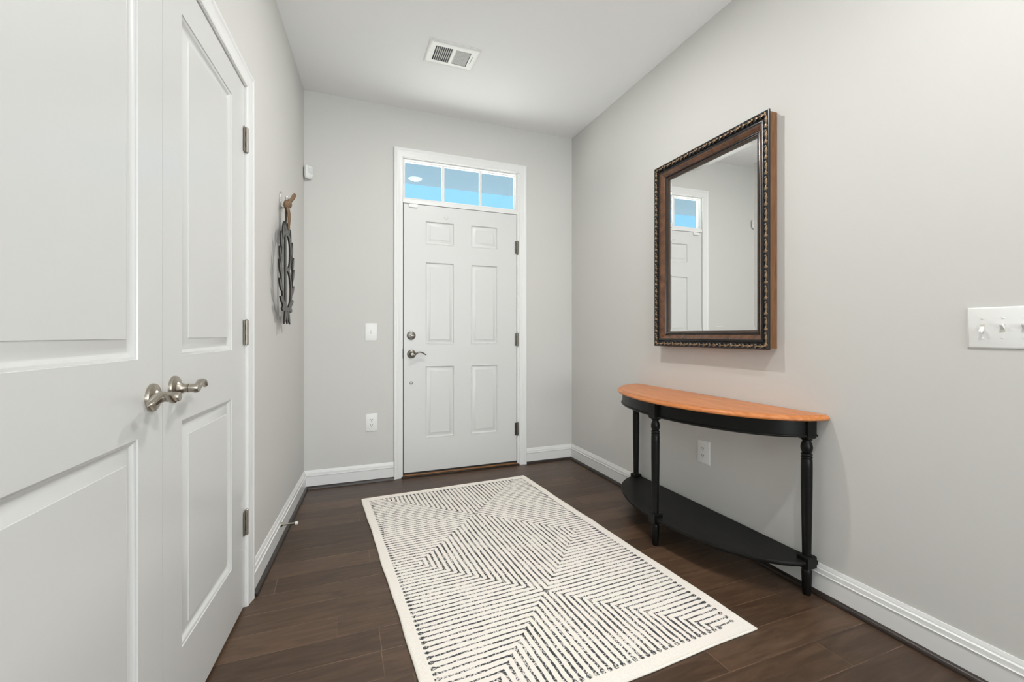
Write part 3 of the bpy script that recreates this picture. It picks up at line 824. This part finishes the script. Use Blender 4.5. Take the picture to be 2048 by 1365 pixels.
# ------------------------------------------------------------------ rug
RC = Vector((0.997, -1.297, 0)); RA = 0.0537
rg = bpy.data.objects.new('area_rug', None); COL.objects.link(rg); rg.location = RC; rg.rotation_euler = (0, 0, RA)
tag(rg, 'cream rug with charcoal chevron lines on the dark wood floor', 'rug')
RW, RL = 0.583, 0.962
nx, ny = 40, 64
def redge(u, v):
    du = 0.0018 * math.sin(v * 9.0 + 1.0) + 0.0010 * math.sin(v * 23.0)
    dv = 0.002 * math.sin(u * 11.0 + 0.6)
    return u + du * (u / RW), v + dv * (v / RL)
rgm = MB()
V = []
for j in range(ny + 1):
    for i in range(nx + 1):
        u, v_ = redge((i / nx * 2 - 1) * RW, (j / ny * 2 - 1) * RL)
        e = min(RW - abs(u), RL - abs(v_))
        V.append((u, v_, 0.0075 + 0.0008 * math.sin(u * 7 + v_ * 5) + (0.0012 * math.sin(v_ * 13) if e < 0.05 else 0)))
F = [(j * (nx + 1) + i, j * (nx + 1) + i + 1, (j + 1) * (nx + 1) + i + 1, (j + 1) * (nx + 1) + i) for j in range(ny) for i in range(nx)]
per = [i for i in range(nx + 1)] + [j * (nx + 1) + nx for j in range(1, ny + 1)] + [ny * (nx + 1) + i for i in range(nx - 1, -1, -1)] + [j * (nx + 1) for j in range(ny - 1, 0, -1)]
b0 = len(V)
for p in per: V.append((V[p][0], V[p][1], 0.0005))
n_ = len(per)
for k in range(n_): F.append((per[k], per[(k + 1) % n_], b0 + (k + 1) % n_, b0 + k))
rgm.add(V, F, smooth=True)
po = rgm.build('pile', M['rug'], rg)
eb = MB()
ring_pts = [(V[p][0], V[p][1], 0.0048) for p in per]
rr = []
for k in range(n_):
    p = Vector(ring_pts[k]); t = (Vector(ring_pts[(k + 1) % n_]) - Vector(ring_pts[k - 1])).normalized(); sd = Vector((t.y, -t.x, 0))
    rr.append([tuple(p + sd * 0.0046 * math.cos(2 * PI * q / 8) + UP * 0.0042 * math.sin(2 * PI * q / 8)) for q in range(8)])
eb.loft(rr, loop=True)
eb.build('edge_binding', M['rug_edge'], rg)

# ------------------------------------------------------------------ wreath monogram on the left wall
NF, NK = 0.043, 0.0355            # front and back of the cut board
SC_ = 0.793
wr = thing('wreath_sign', ML(SC_, NK, 1.40), 'dark cut-out laurel wreath sign with a letter B, hung on the left wall by burlap', 'wall sign')
Lf = lambda s, z: (s, z)


def leaf_poly(base, tip, w):
    bs, bz = base; ts, tz = tip; d = Vector((ts - bs, tz - bz)); L_ = d.length; d /= L_; p = Vector((-d.y, d.x))
    pts = []
    for i in range(9):
        t = i / 8; pts.append((t, w * math.sin(PI * t ** 0.85) ** 0.8))
    out = [(bs + d.x * L_ * t + p.x * h, bz + d.y * L_ * t + p.y * h) for t, h in pts]
    out += [(bs + d.x * L_ * t - p.x * h, bz + d.y * L_ * t - p.y * h) for t, h in pts[-2:0:-1]]
    return out


CUTS = [0]
def cut(mb, poly):
    """flat shape cut from board: painted face, black edges."""
    k = len(poly); CUTS[0] += 1; e = 0.000012 * CUTS[0]          # no two faces in one plane
    V = [(a, NK - e, c) for a, c in poly] + [(a, NF - 0.5 * e, c) for a, c in poly]
    mb.add(V, [tuple(range(k, 2 * k))], 0)
    mb.add(V, [tuple(range(k - 1, -1, -1))] + [(i, (i + 1) % k, k + (i + 1) % k, k + i) for i in range(k)], 1)


def stroke(mb, pts, hw):
    P = [Vector(p) for p in pts]; Lh = []; Rh = []
    for i, p in enumerate(P):
        t = (P[min(i + 1, len(P) - 1)] - P[max(i - 1, 0)]).normalized(); nrm = Vector((-t.y, t.x))
        h = hw[i] if isinstance(hw, (list, tuple)) else hw
        Lh.append(p + nrm * h); Rh.append(p - nrm * h)
    for i in range(len(P) - 1):
        cut(mb, [tuple(Lh[i]), tuple(Lh[i + 1]), tuple(Rh[i + 1]), tuple(Rh[i])])


wm = MB(ML)
for sg in (1, -1):                                   # +1: half nearer the camera
    stem = []
    for i in range(31):
        a = -PI / 2 + PI * 0.94 * i / 30
        stem.append((SC_ + sg * 0.146 * max(math.cos(a), 0.0) ** 0.85, 1.408 + 0.204 * math.sin(a)))
    stroke(wm, stem, 0.0050)
    for k in range(7):
        i = int(3 + k * 3.7); p = Vector(stem[i]); tg = (Vector(stem[i + 1]) - Vector(stem[i - 1])).normalized()
        nrm = Vector((tg.y, -tg.x)); nrm = nrm if nrm.x * sg > 0 else -nrm
        ln = 0.090 - 0.003 * abs(k - 3)
        d1_ = (tg * 0.84 + nrm * 0.46).normalized(); d2_ = (tg * 0.93 - nrm * 0.30).normalized()
        cut(wm, leaf_poly(p - d1_ * 0.004, p + d1_ * ln, 0.0160))
        if 0 < k < 6: cut(wm, leaf_poly(p - d2_ * 0.004, p + d2_ * ln * 0.45, 0.0075))
    cut(wm, leaf_poly((SC_ + sg * 0.012, 1.222), (SC_ + sg * 0.074, 1.129), 0.019))       # tails below the tie
    cut(wm, leaf_poly((SC_ + sg * 0.030, 1.212), (SC_ + sg * 0.125, 1.240), 0.021))
    cut(wm, leaf_poly((SC_ + sg * 0.020, 1.590), (SC_ + sg * 0.070, 1.655), 0.012))
    cut(wm, leaf_poly((SC_ + sg * 0.002, 1.598), (SC_ + sg * 0.034, 1.669), 0.012))
cut(wm, leaf_poly((SC_, 1.200), (SC_ - 0.003, 1.131), 0.013))
wm.build('wreath', [M['iron'], M['burnt']], wr)
# the letter, tied into the wreath above and below
lt = MB(ML)
s_l = SC_ + 0.036
stroke(lt, [(s_l, 1.614), (s_l, 1.196)], 0.0150)
stroke(lt, [(s_l + 0.024, 1.604), (SC_ - 0.02, 1.604)], 0.0095)
stroke(lt, [(s_l + 0.024, 1.207), (SC_ - 0.02, 1.207)], 0.0095)
stroke(lt, [(s_l, 1.417), (SC_ - 0.04, 1.417)], 0.0085)
for z0, z1, wd in ((1.417, 1.604, 0.090), (1.207, 1.417, 0.102)):
    pts = []; hw = []
    for i in range(21):
        a = -PI / 2 + PI * i / 20
        pts.append((SC_ - 0.002 - wd * math.cos(a) ** 0.8 if abs(math.cos(a)) > 1e-6 else SC_ - 0.002, (z0 + z1) / 2 + (z1 - z0) / 2 * math.sin(a))); hw.append(0.0085 + 0.0080 * max(0, math.cos(a)))
    stroke(lt, pts, hw)
lt.build('letter', [M['iron'], M['burnt']], wr)
# burlap strip with knot and tail
rb = MB(ML)
HK = SC_ - 0.012
pts = [(HK, 0.034, 1.752), (HK, 0.041, 1.738), (HK, 0.046, 1.715), (HK - 0.002, 0.0475, 1.690), (HK - .002, 0.0465, 1.665), (HK - .002, 0.0455, 1.645), (HK, 0.043, 1.630)]
rb.tube(pts, [0.016, 0.026, 0.028, 0.027, 0.024, 0.020, 0.012], 12, r2=[0.008, 0.009, 0.008, 0.0065, 0.005, 0.004, 0.003], side=(1, 0, 0))
rb.tube([(HK, 0.0335, 1.630), (HK, 0.032, 1.68), (HK, 0.0315, 1.752)], 0.022, 8, r2=0.003, side=(1, 0, 0))
rb.blob((HK + 0.004, 0.036, 1.760), (0.028, 0.015, 0.026))
rb.blob((HK - 0.012, 0.047, 1.768), (0.022, 0.012, 0.021))
rb.tube([(HK + 0.002, 0.044, 1.775), (HK - 0.018, 0.053, 1.790), (HK - 0.030, 0.062, 1.812), (HK - 0.038, 0.071, 1.832)], [0.012, 0.012, 0.014, 0.011], 8, r2=[0.007, 0.005, 0.005, 0.003])
rb.build('burlap_tie', M['burlap'], wr)
hk = thing('wall_hook', ML(SC_ - 0.022, 0, 1.78), 'small chrome wall hook holding the wreath sign', 'hook')
HS = SC_ - 0.022
pl_ = [(HS + 0.018 * math.cos(a), 1.785 + 0.046 * math.sin(a)) for a in [2 * PI * i / 24 for i in range(24)]]
MB(ML).prism(pl_, 0.0, 0.011).build('back_plate', M['chrome'], hk, bevel=0.004)
MB(ML).tube([(HS, 0.004, 1.765), (HS, 0.014, 1.752), (HS, 0.025, 1.750), (HS, 0.031, 1.760), (HS, 0.034, 1.790), (HS, 0.033, 1.806)], [0.010, 0.009, 0.0085, 0.0085, 0.009, 0.006], 10).build('hook_arm', M['chrome'], hk)

# ------------------------------------------------------------------ small leftovers on the floor
sc1 = MB()
cx, cy = 2.052, -0.325
sc1.add([(cx, cy, 0.002), (cx - .016, cy - .018, 0.004), (cx - .021, cy - .006, 0.014), (cx - .004, cy + .007, 0.016),
         (cx, cy, 0.0035), (cx - .016, cy - .018, 0.0055), (cx - .021, cy - .006, 0.0155), (cx - .004, cy + .007, 0.0175)],
        [(0, 1, 2, 3), (4, 5, 6, 7), (0, 1, 5, 4), (1, 2, 6, 5), (2, 3, 7, 6), (3, 0, 4, 7)])
tag(sc1.build('scrap', M['leaf_dry'], origin=(cx, cy, 0)), 'tiny tan scrap on the floor beside the right baseboard', 'scrap')
cd = MB(MR)
cd.tube([(0.90, 0.034, 0.003), (0.895, 0.036, 0.03), (0.900, 0.034, 0.048), (0.925, 0.032, 0.058), (0.96, 0.034, 0.050), (0.99, 0.036, 0.003)], 0.0022, 6)
tag(cd.build('cord', M['slot'], origin=MR(0.94, 0.034, 0)), 'thin dark cord curling out from under the console table shelf', 'cord')

for e in EMPTIES:
    if '_org' in e: del e['_org']
